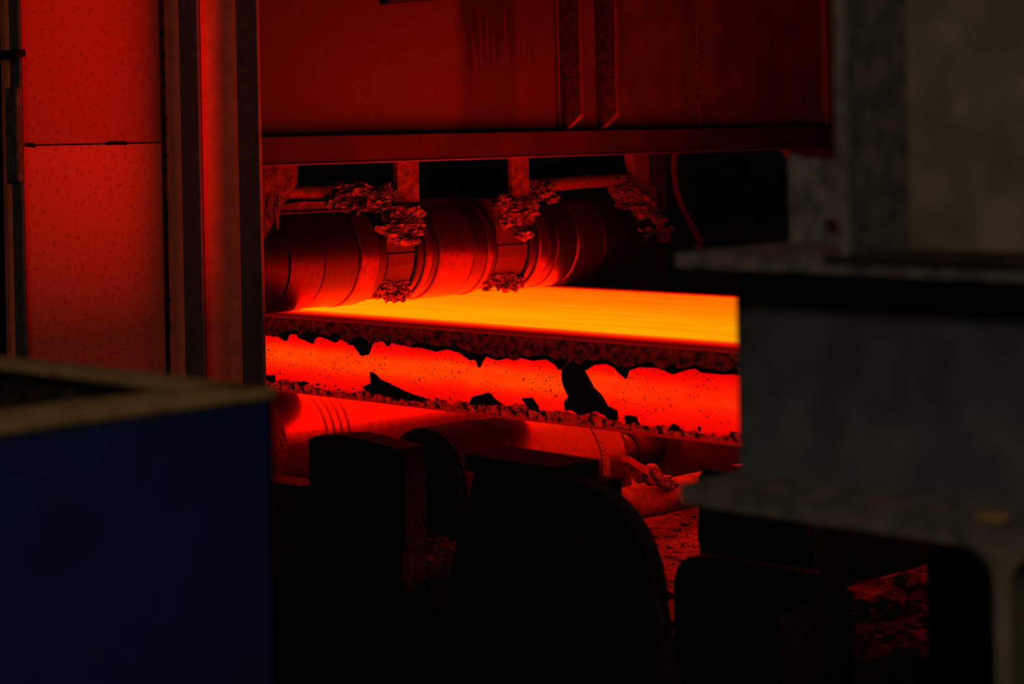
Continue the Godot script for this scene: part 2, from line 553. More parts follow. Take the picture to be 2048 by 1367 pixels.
func build_slab() -> void:
	var s := thing("hot_slab", "glowing orange cast steel slab with a red side under black scale crust, between the rolls", "steel slab", Vector3(4.6, SLAB_Y0, -4.0))
	var a := Vector3(SLAB_X0, SLAB_Y0, SLAB_Z0)
	var b := Vector3(SLAB_X1, SLAB_Y1, SLAB_Z1)
	var r := 0.012
	var mesh: ArrayMesh
	var st := begin()
	st.set_smooth_group(-1)
	quad(st, Vector3(a.x + r, b.y, a.z), Vector3(b.x, b.y, a.z), b, Vector3(a.x + r, b.y, b.z), Vector3.UP, Vector2(0, 0.01), Vector2(0, 1), Vector2(1, 1), Vector2(1, 0.01))
	st.generate_normals()
	mesh = st.commit()
	mesh.surface_set_material(0, M.hot_top)
	st = begin()
	st.set_smooth_group(-1)
	var vt := 1.0 - (b.y - r - a.y) / (b.y - a.y)
	quad(st, Vector3(a.x, a.y + r, a.z), Vector3(a.x, b.y - r, a.z), Vector3(a.x, b.y - r, b.z), Vector3(a.x, a.y + r, b.z), Vector3.LEFT, Vector2(0, 1.0 - vt), Vector2(0, vt), Vector2(1, vt), Vector2(1, 1.0 - vt))
	quad(st, Vector3(a.x, b.y - r, a.z), Vector3(a.x + r, b.y, a.z), Vector3(a.x + r, b.y, b.z), Vector3(a.x, b.y - r, b.z), Vector3(-1, 1, 0), Vector2(0, vt), Vector2(0, 0), Vector2(1, 0), Vector2(1, vt))
	quad(st, Vector3(a.x, a.y + r, a.z), Vector3(a.x + r, a.y, a.z), Vector3(a.x + r, a.y, b.z), Vector3(a.x, a.y + r, b.z), Vector3(-1, -1, 0), Vector2(0, 1.0 - vt), Vector2(0, 1), Vector2(1, 1), Vector2(1, 1.0 - vt))
	quad(st, Vector3(b.x, a.y, a.z), Vector3(b.x, b.y, a.z), b, Vector3(b.x, a.y, b.z), Vector3.RIGHT, Vector2(0, 1), Vector2(0, 0), Vector2(1, 0), Vector2(1, 1))
	for z in [a.z, b.z]:
		quad(st, Vector3(a.x, a.y + r, z), Vector3(a.x, b.y - r, z), Vector3(b.x, b.y - r, z), Vector3(b.x, a.y + r, z), Vector3(0, 0, signf(z + 5.0)), Vector2(0.1, 1), Vector2(0.1, 0), Vector2(0.3, 0), Vector2(0.3, 1))
	st.generate_normals()
	mesh = st.commit(mesh)
	mesh.surface_set_material(1, M.hot_side)
	st = begin()
	st.set_smooth_group(-1)
	quad(st, Vector3(a.x + r, a.y, a.z), Vector3(b.x, a.y, a.z), Vector3(b.x, a.y, b.z), Vector3(a.x + r, a.y, b.z), Vector3.DOWN, Vector2(0, 0), Vector2(0, 1), Vector2(1, 1), Vector2(1, 0))
	st.generate_normals()
	mesh = st.commit(mesh)
	mesh.surface_set_material(2, M.hot_bottom)
	put(mesh, "body", null, s)
	# the crust left along the upper corner, hanging down in fangs
	var up := pairs([-5.2, 1.147, -5.044, 1.143, -4.989, 1.137, -4.957, 1.141, -4.924, 1.129, -4.918, 1.149, -4.867, 1.153, -4.856, 1.140, -4.797, 1.128, -4.792, 1.142, -4.761, 1.153, -4.722, 1.146, -4.689, 1.138, -4.668, 1.149, -4.626, 1.135, -4.603, 1.135, -4.570, 1.106, -4.543, 1.111, -4.538, 1.132, -4.516, 1.148, -4.469, 1.153, -4.452, 1.141, -4.441, 1.152, -4.351, 1.143, -4.315, 1.146, -4.247, 1.138, -4.201, 1.148, -4.160, 1.142, -4.111, 1.123, -4.087, 1.125, -4.075, 1.105, -4.061, 1.126, -4.051, 1.139, -4.002, 1.129, -3.959, 1.139, -3.934, 1.132, -3.911, 1.142, -3.868, 1.137, -3.813, 1.144, -3.786, 1.133, -3.766, 1.118, -3.718, 1.138, -3.677, 1.123, -3.642, 1.141, -3.598, 1.146, -3.572, 1.139, -3.533, 1.112, -3.524, 1.133, -3.486, 1.145, -3.435, 1.147, -3.374, 1.134, -3.324, 1.149, -3.299, 1.154, -3.276, 1.145, -3.204, 1.145, -2.7, 1.146])
	var pts := ragged(up, 0.0022, 0.006)
	pts.append(Vector2(-2.7, 1.197))
	pts.append(Vector2(-5.2, 1.197))
	st = begin()
	prism(st, pts, "x", SLAB_X0 - 0.006, SLAB_X0 + 0.004)
	put(done(st), "upper_scale_crust", M.crust_upper, s)
	var low := pairs([-5.2, 1.0, -5.048, 1.013, -4.996, 1.010, -4.994, 0.993, -4.949, 1.009, -4.901, 1.005, -4.865, 1.007, -4.825, 0.998, -4.743, 0.991, -4.703, 0.986, -4.623, 0.992, -4.578, 1.003, -4.498, 0.999, -4.413, 0.998, -4.341, 0.993, -4.288, 0.995, -4.246, 1.004, -4.215, 1.003, -4.212, 0.989, -4.185, 0.990, -4.164, 1.004, -4.134, 1.005, -4.110, 0.999, -4.001, 1.006, -3.924, 1.014, -3.886, 1.011, -3.849, 0.999, -3.780, 1.008, -3.720, 1.002, -3.649, 1.017, -3.630, 1.005, -3.574, 1.002, -3.543, 0.993, -3.478, 0.995, -3.419, 0.999, -3.361, 0.995, -3.320, 0.996, -3.288, 0.992, -3.240, 0.987, -3.189, 1.004, -2.7, 1.0])
	pts = ragged(low, 0.005, 0.007)
	pts.append(Vector2(-2.7, 0.979))
	pts.append(Vector2(-5.2, 0.975))
	st = begin()
	prism(st, pts, "x", SLAB_X0 - 0.006, SLAB_X0 + 0.004)
	put(done(st), "lower_scale_crust", M.crust_lower, s)
	# black flakes of scale that have come loose along both edges
	var flakes := [
		[-3.756, 1.120, -3.732, 1.137, -3.708, 1.141, -3.692, 1.134, -3.682, 1.125, -3.665, 1.102, -3.647, 1.078, -3.621, 1.061, -3.601, 1.036, -3.612, 1.011, -3.640, 1.020, -3.663, 1.012, -3.685, 1.005, -3.707, 1.007, -3.725, 1.015, -3.748, 1.011, -3.750, 1.034, -3.734, 1.050, -3.750, 1.074, -3.757, 1.093],
		[-3.597, 1.035, -3.568, 1.026, -3.565, 1.002, -3.593, 1.001, -3.606, 1.009],
		[-3.535, 1.016, -3.501, 1.015, -3.496, 1.000, -3.532, 0.995],
		[-3.377, 1.008, -3.360, 1.004, -3.356, 0.993, -3.389, 0.990],
		[-3.910, 1.031, -3.876, 1.036, -3.852, 1.012, -3.854, 1.001, -3.884, 1.004, -3.891, 1.016],
		[-4.566, 1.014, -4.528, 1.028, -4.531, 1.060, -4.512, 1.054, -4.494, 1.042, -4.402, 1.018, -4.361, 1.009, -4.277, 0.997, -4.330, 0.991, -4.435, 0.991, -4.489, 0.999, -4.529, 0.996],
		[-4.114, 0.998, -4.103, 1.020, -4.043, 1.037, -4.010, 1.017, -3.987, 1.006],
		[-5.035, 1.015, -4.983, 1.020, -4.984, 0.995, -5.008, 1.000],
		[-4.862, 1.007, -4.843, 1.011, -4.824, 1.004, -4.853, 0.996],
		[-4.947, 1.151, -4.920, 1.156, -4.903, 1.151, -4.911, 1.146, -4.922, 1.129],
		[-4.844, 1.142, -4.841, 1.159, -4.777, 1.164, -4.780, 1.150, -4.796, 1.128, -4.820, 1.137],
		[-4.719, 1.150, -4.698, 1.165, -4.665, 1.164, -4.668, 1.149, -4.688, 1.138],
		[-4.614, 1.137, -4.611, 1.155, -4.566, 1.162, -4.527, 1.139, -4.541, 1.113, -4.570, 1.106, -4.595, 1.132],
		[-4.190, 1.151, -4.176, 1.163, -4.136, 1.148, -4.076, 1.141, -4.046, 1.137, -4.062, 1.126, -4.075, 1.105, -4.085, 1.125, -4.111, 1.123, -4.150, 1.143],
		[-3.789, 1.138, -3.761, 1.151, -3.734, 1.144, -3.756, 1.125, -3.767, 1.118],
		[-3.696, 1.134, -3.670, 1.152, -3.642, 1.150, -3.648, 1.138, -3.677, 1.123],
		[-3.563, 1.138, -3.546, 1.142, -3.516, 1.141, -3.524, 1.133, -3.533, 1.112],
		[-3.403, 1.143, -3.369, 1.160, -3.352, 1.146, -3.374, 1.134],
		[-3.988, 1.135, -3.941, 1.144, -3.924, 1.138, -3.936, 1.132, -3.968, 1.139],
		[-3.203, 1.150, -3.169, 1.168, -3.161, 1.150, -3.196, 1.145],
		[-3.264, 1.147, -3.240, 1.159, -3.216, 1.149, -3.232, 1.144]]
	for k in flakes.size():
		st = begin()
		var o := pairs(flakes[k])
		o.append(o[0])
		o = ragged(o, 0.0012, 0.010)
		o.remove_at(o.size() - 1)
		prism(st, o, "x", SLAB_X0 - 0.010, SLAB_X0 + 0.002)
		put(done(st), "scale_flake", M.scale_black, s)
	# darker flakes that follow the torn lower line of the upper crust
	for k in range(1, up.size() - 3):
		if rng.randf() < 0.40:
			var n := 2 if rng.randf() < 0.5 else 3
			var o := PackedVector2Array()
			for i in n + 1:
				o.append(up[mini(k + i, up.size() - 2)] + Vector2(0.0, -0.0008))
			for i in n + 1:
				o.append(up[mini(k + n - i, up.size() - 2)] + Vector2(rng.randf_range(-0.003, 0.003), rng.randf_range(0.004, 0.014)))
			if Geometry2D.triangulate_polygon(o).size() > 0:
				st = begin()
				prism(st, o, "x", SLAB_X0 - 0.009, SLAB_X0 + 0.002)
				put(done(st), "scale_flake", M.scale_black, s)
	# small crumbs of scale stuck along both crusts
	st = begin()
	for i in 300:
		var z := rng.randf_range(-5.1, -3.1)
		var y := rng.randf_range(0.980, 1.008) if i % 2 == 0 else 1.150 + 0.03 * pow(rng.randf(), 2.0)
		var q := rng.randf_range(0.0016, 0.0042)
		lump(st, Vector3(SLAB_X0 - 0.006, y, z), Vector3(0.004, q, q * rng.randf_range(0.8, 1.6)), 0.5, 3, 5)
	put(done(st), "scale_crumbs", M.scale_black, s).set_meta("kind", "stuff")

func build_pinch_roll() -> void:
	var y := 1.204 + 0.168
	var z := -5.03
	var R := 0.165
	var p := thing("pinch_roll", "dark steel upper roll in three barrels with bright worn rings, pressing on the glowing slab", "roll", Vector3(4.6, 1.207, z))
	put(a_lathe([[3.75, 0.0], [3.75, 0.07], [6.0, 0.07], [6.0, 0.0]], y, z, 40), "shaft", M.roll_dark, p)
	# each barrel: bands of differing wear along its length
	var bands := [
		[[3.765, 3.785, 0.150, "roll_dark"], [3.785, 3.92, R, "roll_dark"], [3.92, 4.06, R, "roll_steel"], [4.06, 4.205, R - 0.004, "roll_dark"], [4.205, 4.285, R, "roll_worn"], [4.285, 4.325, R - 0.008, "roll_dark"]],
		[[4.455, 4.485, R - 0.008, "roll_dark"], [4.485, 4.515, R, "roll_worn"], [4.515, 4.545, R - 0.005, "roll_dark"], [4.545, 4.70, R, "roll_worn"], [4.70, 4.765, R - 0.003, "roll_steel"], [4.765, 4.79, R, "roll_worn"], [4.79, 4.815, R - 0.008, "roll_dark"]],
		[[4.975, 5.01, R - 0.008, "roll_dark"], [5.01, 5.06, R, "roll_worn"], [5.06, 5.10, R - 0.004, "roll_dark"], [5.10, 5.20, R - 0.002, "roll_steel"], [5.20, 5.34, R, "roll_worn"], [5.34, 5.62, R, "roll_dark"]]]
	for b in bands:
		var first := true
		var barrel: MeshInstance3D
		for k in b.size():
			var q: Array = b[k]
			var prof := [[q[0], 0.06], [q[0], q[2] - 0.004], [q[0] + 0.005, q[2]], [q[1] - 0.005, q[2]], [q[1], q[2] - 0.004], [q[1], 0.06]]
			if first:
				barrel = put(a_lathe(prof, y, z, 96), "barrel", M[q[3]], p)
				first = false
			else:
				put(a_lathe(prof, y, z, 96), "wear_band", M[q[3]], barrel)
	# bearing blocks hang from the frame between the barrels
	bearing(4.335, 4.445, 4.375, 4.468, "crusted bearing block hung between the first and second barrels of the upper roll")
	bearing(4.825, 4.965, 4.895, 4.975, "crusted bearing block hung between the second and third barrels of the upper roll")
	# end bracket right of the third barrel: a tapering crusted plate
	var e := thing("end_bracket", "ragged tapering steel bracket crusted with slag beyond the third barrel of the upper roll", "bracket", Vector3(5.6, 1.66, -4.93))
	put(a_prism(ragged(pairs([5.53, 1.666, 5.62, 1.666, 5.62, 1.55, 5.655, 1.545, 5.66, 1.44, 5.735, 1.335, 5.66, 1.345, 5.57, 1.40, 5.50, 1.47, 5.44, 1.535, 5.44, 1.575, 5.55, 1.575, 5.53, 1.666]), 0.004, 0.012), "z", -4.90, -4.94), "plate", M.clinker, e)
	put(clinker(Vector3(5.44, 1.56, -4.90), Vector3(5.66, 1.37, -4.89), Vector3(0.06, 0.03, 0.012), 70, 0.008, 0.026), "slag_crust", M.clinker, e).set_meta("kind", "stuff")
	# water pipes above the roll
	var w := thing("water_pipe", "slag covered water pipe running above the first barrel of the upper roll", "pipe", Vector3(4.1, 1.56, -4.93))
	put(a_tube(smooth_path([Vector3(3.80, 1.585, -4.93), Vector3(3.95, 1.582, -4.93), Vector3(4.15, 1.575, -4.93), Vector3(4.42, 1.565, -4.93)]), 0.022), "pipe", M.rust, w)
	put(clinker(Vector3(4.13, 1.56, -4.915), Vector3(4.40, 1.545, -4.905), Vector3(0.02, 0.035, 0.015), 110, 0.008, 0.024), "slag_crust", M.clinker, w).set_meta("kind", "stuff")
	var w2 := thing("water_pipe", "bare water pipe running above the third barrel of the upper roll", "pipe", Vector3(5.2, 1.57, -4.93))
	put(a_tube(smooth_path([Vector3(4.95, 1.568, -4.93), Vector3(5.1, 1.568, -4.93), Vector3(5.3, 1.573, -4.93), Vector3(5.56, 1.575, -4.93)]), 0.024), "pipe", M.clinker, w2)
	put(clinker(Vector3(4.93, 1.545, -4.91), Vector3(5.10, 1.54, -4.905), Vector3(0.03, 0.03, 0.015), 50, 0.008, 0.02), "slag_crust", M.clinker, w2).set_meta("kind", "stuff")
	# wiper plate lying along the top of the first barrel
	var g := thing("wiper_plate", "thin flat wiper plate lying on top of the first barrel of the upper roll", "plate", Vector3(4.0, 1.53, -4.95))
	put(a_prism(ragged(pairs([3.80, 1.523, 4.30, 1.520, 4.30, 1.54, 4.0, 1.552, 3.9, 1.54, 3.80, 1.536, 3.80, 1.523]), 0.001, 0.02), "z", -4.905, -4.99), "plate", M.rust, g)
	put(a_box(Vector3(3.80, 1.516, -4.905), Vector3(4.20, 1.524, -4.897), 0.002), "bright_edge", M.roll_worn, g)
	# hose
	var h := put(a_tube(smooth_path([Vector3(5.72, 1.664, -4.86), Vector3(5.725, 1.60, -4.87), Vector3(5.76, 1.50, -4.88), Vector3(5.83, 1.40, -4.88), Vector3(5.87, 1.33, -4.87), Vector3(5.84, 1.315, -4.86)]), 0.013, 10), "hose", M.rail_soot)
	tag(h, "thin dark hose hanging in a curve from the frame right of the roll", "hose")

func bearing(x0: float, x1: float, h0: float, h1: float, label: String) -> void:
	var b := thing("bearing_block", label, "bearing block", Vector3((x0 + x1) * 0.5, 1.66, -4.93))
	# the block, rounded below like the roll, a split between body and cap
	var pts := PackedVector2Array()
	for k in 13:
		var t := lerpf(0.0, PI, k / 12.0)
		pts.append(Vector2(-5.03 + 0.150 * cos(t), 1.372 - 0.152 * sin(t)))
	put(a_prism(pts, "x", x0, x1), "lower_half", M.rail_soot, b)
	put(a_prism(pairs([-4.885, 1.376, -4.885, 1.50, -4.91, 1.53, -5.15, 1.53, -5.18, 1.376]), "x", x0 - 0.004, x1 + 0.004), "upper_half", M.rail_soot, b)
	put(a_box(Vector3(h0, 1.535, -4.90), Vector3(h1, 1.667, -4.875), 0.003), "hanger_bar", M.rust, b)
	put(clinker(Vector3(x0, 1.49, -4.875), Vector3(x1, 1.45, -4.868), Vector3(0.012, 0.055, 0.008), 60, 0.008, 0.022), "slag_crust", M.clinker, b).set_meta("kind", "stuff")
	put(clinker(Vector3(x0, 1.255, -4.93), Vector3(x1, 1.245, -4.93), Vector3(0.006, 0.028, 0.02), 60, 0.006, 0.016), "lower_crust", M.clinker, b).set_meta("kind", "stuff")

func build_frame() -> void:
	var f := thing("portal_frame", "heavy dark steel frame of flat plates and upright ribs above the upper roll", "steel frame", Vector3(5.2, 1.668, -4.9))
	put(a_prism(pairs([-4.815, 1.752, -4.815, 1.672, -4.822, 1.667, -5.02, 1.667, -5.02, 1.752]), "x", 3.74, 6.62), "bottom_rail", M.rail_soot, f)
	put(a_box(Vector3(3.74, 1.666, -4.819), Vector3(6.34, 1.672, -4.811), 0.002), "rail_lip", M.frame_steel, f)
	# front plates; soot has run down part of the first
	var w := 512
	var h := 256
	var img := Image.create(w, h, false, Image.FORMAT_RGB8)
	var n := FastNoiseLite.new()
	n.seed = 12
	n.frequency = 1.0
	for i in w:
		var x := 3.74 + (i + 0.5) / w * 1.44
		var run := n.get_noise_1d(x * 60.0) * 0.5 + n.get_noise_1d(x * 17.0 + 5.0) * 0.5
		var inside := smoothstep(4.68, 4.715, x + run * 0.02) * (1.0 - 0.6 * smoothstep(4.95, 5.0, x + run * 0.03))
		var ends := 0.62 + run * 0.5
		for j in h:
			var v := (j + 0.5) / h
			var soot := inside * (1.0 - 0.55 * smoothstep(ends - 0.02, ends + 0.03, v))
			var c := lin(0.032, 0.019, 0.013).lerp(lin(0.008, 0.005, 0.004), clampf(soot, 0.0, 1.0))
			c = c.lerp(lin(0.02, 0.012, 0.008), clampf(n.get_noise_2d(i * 0.05, j * 0.05) * 0.5, 0.0, 1.0))
			if n.get_noise_2d(i * 0.22 + 300.0, j * 0.3) > 0.62:
				c = lin(0.008, 0.005, 0.004)
			img.set_pixel(i, j, c)
	var m := StandardMaterial3D.new()
	m.resource_name = "sooty_plate"
	m.albedo_texture = ImageTexture.create_from_image(img)
	m.texture_repeat = false
	m.roughness = 0.7
	m.metallic_specular = 0.22
	M["sooty_plate"] = m
	var st := begin()
	st.set_smooth_group(-1)
	quad(st, Vector3(3.74, 1.752, -4.855), Vector3(5.09, 1.752, -4.855), Vector3(5.09, 2.5, -4.855), Vector3(3.74, 2.5, -4.855), Vector3.BACK, Vector2(0, 1), Vector2(1, 1), Vector2(1, 0), Vector2(0, 0))
	quad(st, Vector3(3.74, 1.752, -4.875), Vector3(5.09, 1.752, -4.875), Vector3(5.09, 2.5, -4.875), Vector3(3.74, 2.5, -4.875), Vector3.FORWARD, Vector2(0, 1), Vector2(1, 1), Vector2(1, 0), Vector2(0, 0))
	quad(st, Vector3(5.09, 1.752, -4.855), Vector3(5.09, 1.752, -4.875), Vector3(5.09, 2.5, -4.875), Vector3(5.09, 2.5, -4.855), Vector3.RIGHT, Vector2(1, 1), Vector2(1, 1), Vector2(1, 0), Vector2(1, 0))
	put(done(st), "front_plate", m, f)
	put(a_box(Vector3(5.112, 1.752, -4.88), Vector3(5.848, 2.5, -4.857), 0.003), "front_plate", M.frame_steel, f)
	put(a_box(Vector3(5.858, 1.752, -4.877), Vector3(6.62, 2.5, -4.853), 0.003), "front_plate", M.frame_steel, f)
	# weld seam between the plates
	st = begin()
	for k in 40:
		var y := 1.76 + k * 0.0185
		lump(st, Vector3(5.853, y, -4.855), Vector3(0.008, 0.012, 0.005), 0.3, 4, 6)
	put(done(st), "weld_seam", M.rust, f)
	# two ribs whose feet are cut at a slant
	for x in [5.115, 5.296]:
		put(a_prism(pairs([-4.857, 1.752, -4.846, 1.752, -4.764, 1.808, -4.764, 2.5, -4.857, 2.5]), "x", x, x + 0.014), "rib", M.soot, f)
		put(a_box(Vector3(x + 0.001, 1.812, -4.766), Vector3(x + 0.0135, 2.5, -4.760), 0.001), "rib_edge", M.frame_steel, f)
		put(a_prism(pairs([-4.848, 1.751, -4.841, 1.751, -4.759, 1.806, -4.759, 1.816]), "x", x - 0.001, x + 0.016), "ground_edge", M.rust, f)
	put(a_box(Vector3(6.615, 0.56, -5.02), Vector3(6.80, 2.5, -4.83), 0.004), "end_post", M.frame_steel, f)
	put(a_prism(pairs([6.34, 1.668, 6.66, 1.668, 6.66, 1.61, 6.40, 1.61]), "z", -4.82, -4.86), "corner_gusset", M.frame_steel, f)
	put(a_box(Vector3(6.30, 0.56, -5.6), Vector3(6.45, 2.5, -5.4), 0.004), "rear_post", M.soot, f)
	put(a_box(Vector3(3.74, 1.752, -5.6), Vector3(6.8, 2.5, -5.02), 0.004), "rear_box", M.soot, f)
	# dark clip at the very top of the first plate
	var c := put(a_prism(pairs([4.295, 2.162, 4.71, 2.200, 4.71, 2.30, 4.295, 2.30]), "z", -4.855, -4.815), "cover_strip", M.soot)
	tag(c, "small black strip fixed high on the first frame plate", "strip")
	# slanting gusset under the left end of the rail
	var g := thing("slanted_gusset", "slanted triangular steel gusset under the left end of the frame rail", "gusset", Vector3(3.88, 1.668, -4.86))
	put(a_prism(ragged(pairs([3.78, 1.668, 3.945, 1.668, 3.945, 1.615, 3.86, 1.51, 3.82, 1.455, 3.78, 1.43, 3.78, 1.668]), 0.002, 0.02), "z", -4.85, -4.88), "plate", M.rust, g)
	var st2 := begin()
	for k in 9:
		lump(st2, Vector3(3.81 + rng.randf() * 0.06, 1.49 + rng.randf() * 0.1, -4.85), Vector3(0.008, 0.028, 0.006), 0.4, 4, 6)
	put(done(st2), "dripped_slag", M.clinker, g)

func build_casing() -> void:
	# casing panels left of the slab
	var specs := [[1.745, 2.6, M.casing_paint_dimmed, "upper rust red casing panel, above the level weld seam beside the grooved posts"], [0.0, 1.741, M.casing_paint, "lower rust red casing panel with dark pitting, below the level weld seam"]]
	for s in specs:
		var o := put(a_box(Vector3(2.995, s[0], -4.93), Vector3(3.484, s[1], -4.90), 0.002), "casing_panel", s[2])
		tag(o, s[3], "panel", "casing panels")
	var wb := begin()
	for k in 10:
		lump(wb, Vector3(3.04 + k * 0.006 if k < 4 else 3.30 + (k - 4) * 0.011, 1.743, -4.899), Vector3(0.009, 0.006, 0.004), 0.4, 4, 6)
	var bead := put(done(wb), "weld_bead", M.soot)
	tag(bead, "lumpy weld bead on the level seam between the casing panels", "weld bead", "", "stuff")
	# backing behind the gaps
	var back := put(a_box(Vector3(2.6, 0.0, -5.02), Vector3(3.65, 2.6, -4.96), 0.003), "backing_plate", M.soot)
	tag(back, "black backing plate seen in the slots between the casing panels and posts", "plate")
	# upright angle posts with rolled root fillets: a face along X, a web along Z
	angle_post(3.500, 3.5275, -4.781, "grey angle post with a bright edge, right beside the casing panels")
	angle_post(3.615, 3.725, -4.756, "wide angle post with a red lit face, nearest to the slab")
	var l := angle_post(2.962, 2.974, -4.83, "narrow dark post with a bolted sleeve at the left border")
	put(a_box(Vector3(2.952, 1.645, -4.87), Vector3(2.974, 1.90, -4.815), 0.004), "sleeve", M.girder_edge, l)
	put(a_box(Vector3(2.945, 1.98, -4.89), Vector3(2.98, 2.0, -4.80), 0.004), "sleeve_collar", M.soot, l)
	# uneven weld along the slot edges
	for e in [[3.490, -4.895, "lumpy weld line down the slot beside the casing panels"], [3.605, -4.90, "lumpy weld line in the slot between the two grey posts"]]:
		wb = begin()
		for k in 46:
			if rng.randf() < 0.55:
				lump(wb, Vector3(e[0] + rng.randf_range(-0.003, 0.003), 1.2 + k * 0.021 + rng.randf_range(-0.006, 0.006), e[1]), Vector3(0.005, 0.013, 0.005), 0.5, 4, 5)
		var o := put(done(wb), "weld_line", M.soot)
		tag(o, e[2], "weld line", "", "stuff")

func face_outline(x0: float, xw: float) -> PackedVector2Array:
	# plan (x, z): a face at z -4.88 from x0, sweeping forward in a root fillet to the web at xw
	var pts := PackedVector2Array([Vector2(x0, -4.90), Vector2(x0, -4.88)])
	var r := minf(0.032, (xw - x0) * 0.7)
	for k in 9:
		var t := k / 8.0 * PI / 2.0
		pts.append(Vector2(xw - r + r * sin(t), -4.88 + r - r * cos(t)))
	pts.append(Vector2(xw, -4.90))
	return pts

func angle_post(x0: float, xw: float, z1: float, label: String) -> Node3D:
	var o := thing("angle_post", label, "post", Vector3(x0, 0, -4.88))
	put(a_prism(face_outline(x0, xw), "y", 0.0, 2.6), "face", M.post_face_lit, o)
	put(a_box(Vector3(xw - 0.0005, 0.0, -4.90), Vector3(xw + 0.012, 2.6, z1), 0.002), "web", M.post_web_shaded, o)
	return o

func table_roll(label: String, z: float, split: bool, grooved: bool) -> void:
	var y := 0.807
	var R := 0.16
	var t := thing("table_roll", label, "roll", Vector3(4.5, 0.652, z), "rolls under the slab")
	var b := put(a_lathe([[3.694, 0.05], [3.694, R - 0.012], [3.706, R], [4.225, R], [4.228, R - 0.003], [4.245, R - 0.003], [4.248, R], [4.33, R], [4.335, R - 0.006], [4.335, 0.05]] if split else [[3.694, 0.05], [3.694, R - 0.012], [3.706, R], [5.45, R], [5.45, 0.0]], y, z, 96), "barrel", M.table_roll_steel, t)
	put(a_lathe([[3.66, 0.0], [3.66, 0.07], [3.688, 0.075], [3.688, R - 0.016], [3.696, R - 0.010], [3.704, R + 0.0006], [3.90, R + 0.0006], [3.90, 0.1]], y, z, 72), "shaded_end", M.soot, t)  # dark disc end; the band paints in the unlit stretch beyond the slab edge
	if grooved:
		for x in [4.055, 4.085, 4.115, 4.145]:
			put(a_lathe([[x, R - 0.01], [x, R + 0.001], [x + 0.010, R + 0.001], [x + 0.010, R - 0.01]], y, z, 96), "wear_ring", M.roll_dark, b)
	else:
		put(a_lathe([[4.23, R - 0.01], [4.23, R + 0.0015], [4.258, R + 0.0015], [4.258, R - 0.01]], y, z, 96), "wear_ring", M.clinker, b)
	if split:
		put(a_lathe([[4.33, 0.05], [4.64, 0.05]], y, z, 32), "journal", M.roll_dark, t)
		put(a_lathe([[4.505, 0.03], [4.505, 0.055], [4.512, 0.062], [4.545, 0.062], [4.55, 0.055], [4.55, 0.03]], y, z, 40), "collar", M.roll_dark, t)
		put(a_lathe([[4.63, 0.03], [4.63, R - 0.05], [4.66, R], [5.45, R], [5.45, 0.0]], y, z, 96), "far_barrel", M.table_roll_steel, t)

func build_table_rolls() -> void:
	table_roll("table roll with a dark round end disc, just behind the square bearing pedestal", -4.04, true, false)
	table_roll("brightly glowing table roll straight below the upper pinch roll, partly behind the blue bin", -5.03, false, true)
	table_roll("dim table roll seen under the bottom flange of the foreground girder", -2.94, false, false)
	# small bearing stand under the journal of the middle roll
	var s := thing("journal_stand", "small wet looking bearing stand under the middle table roll journal", "bearing stand", Vector3(4.42, 0.56, -4.0))
	var pts := PackedVector2Array()
	for k in 11:
		var w := lerpf(-0.3, PI + 0.3, k / 10.0)
		pts.append(Vector2(-4.04 + 0.075 * cos(w), 0.812 + 0.075 * sin(w)))
	pts.append(Vector2(-4.14, 0.55))
	pts.append(Vector2(-3.94, 0.55))
	put(a_prism(pts, "x", 4.40, 4.44), "saddle", M.soot, s)
	put(clinker(Vector3(4.395, 0.83, -3.98), Vector3(4.40, 0.76, -3.965), Vector3(0.008, 0.02, 0.01), 24, 0.004, 0.012), "slag_crust", M.clinker, s).set_meta("kind", "stuff")

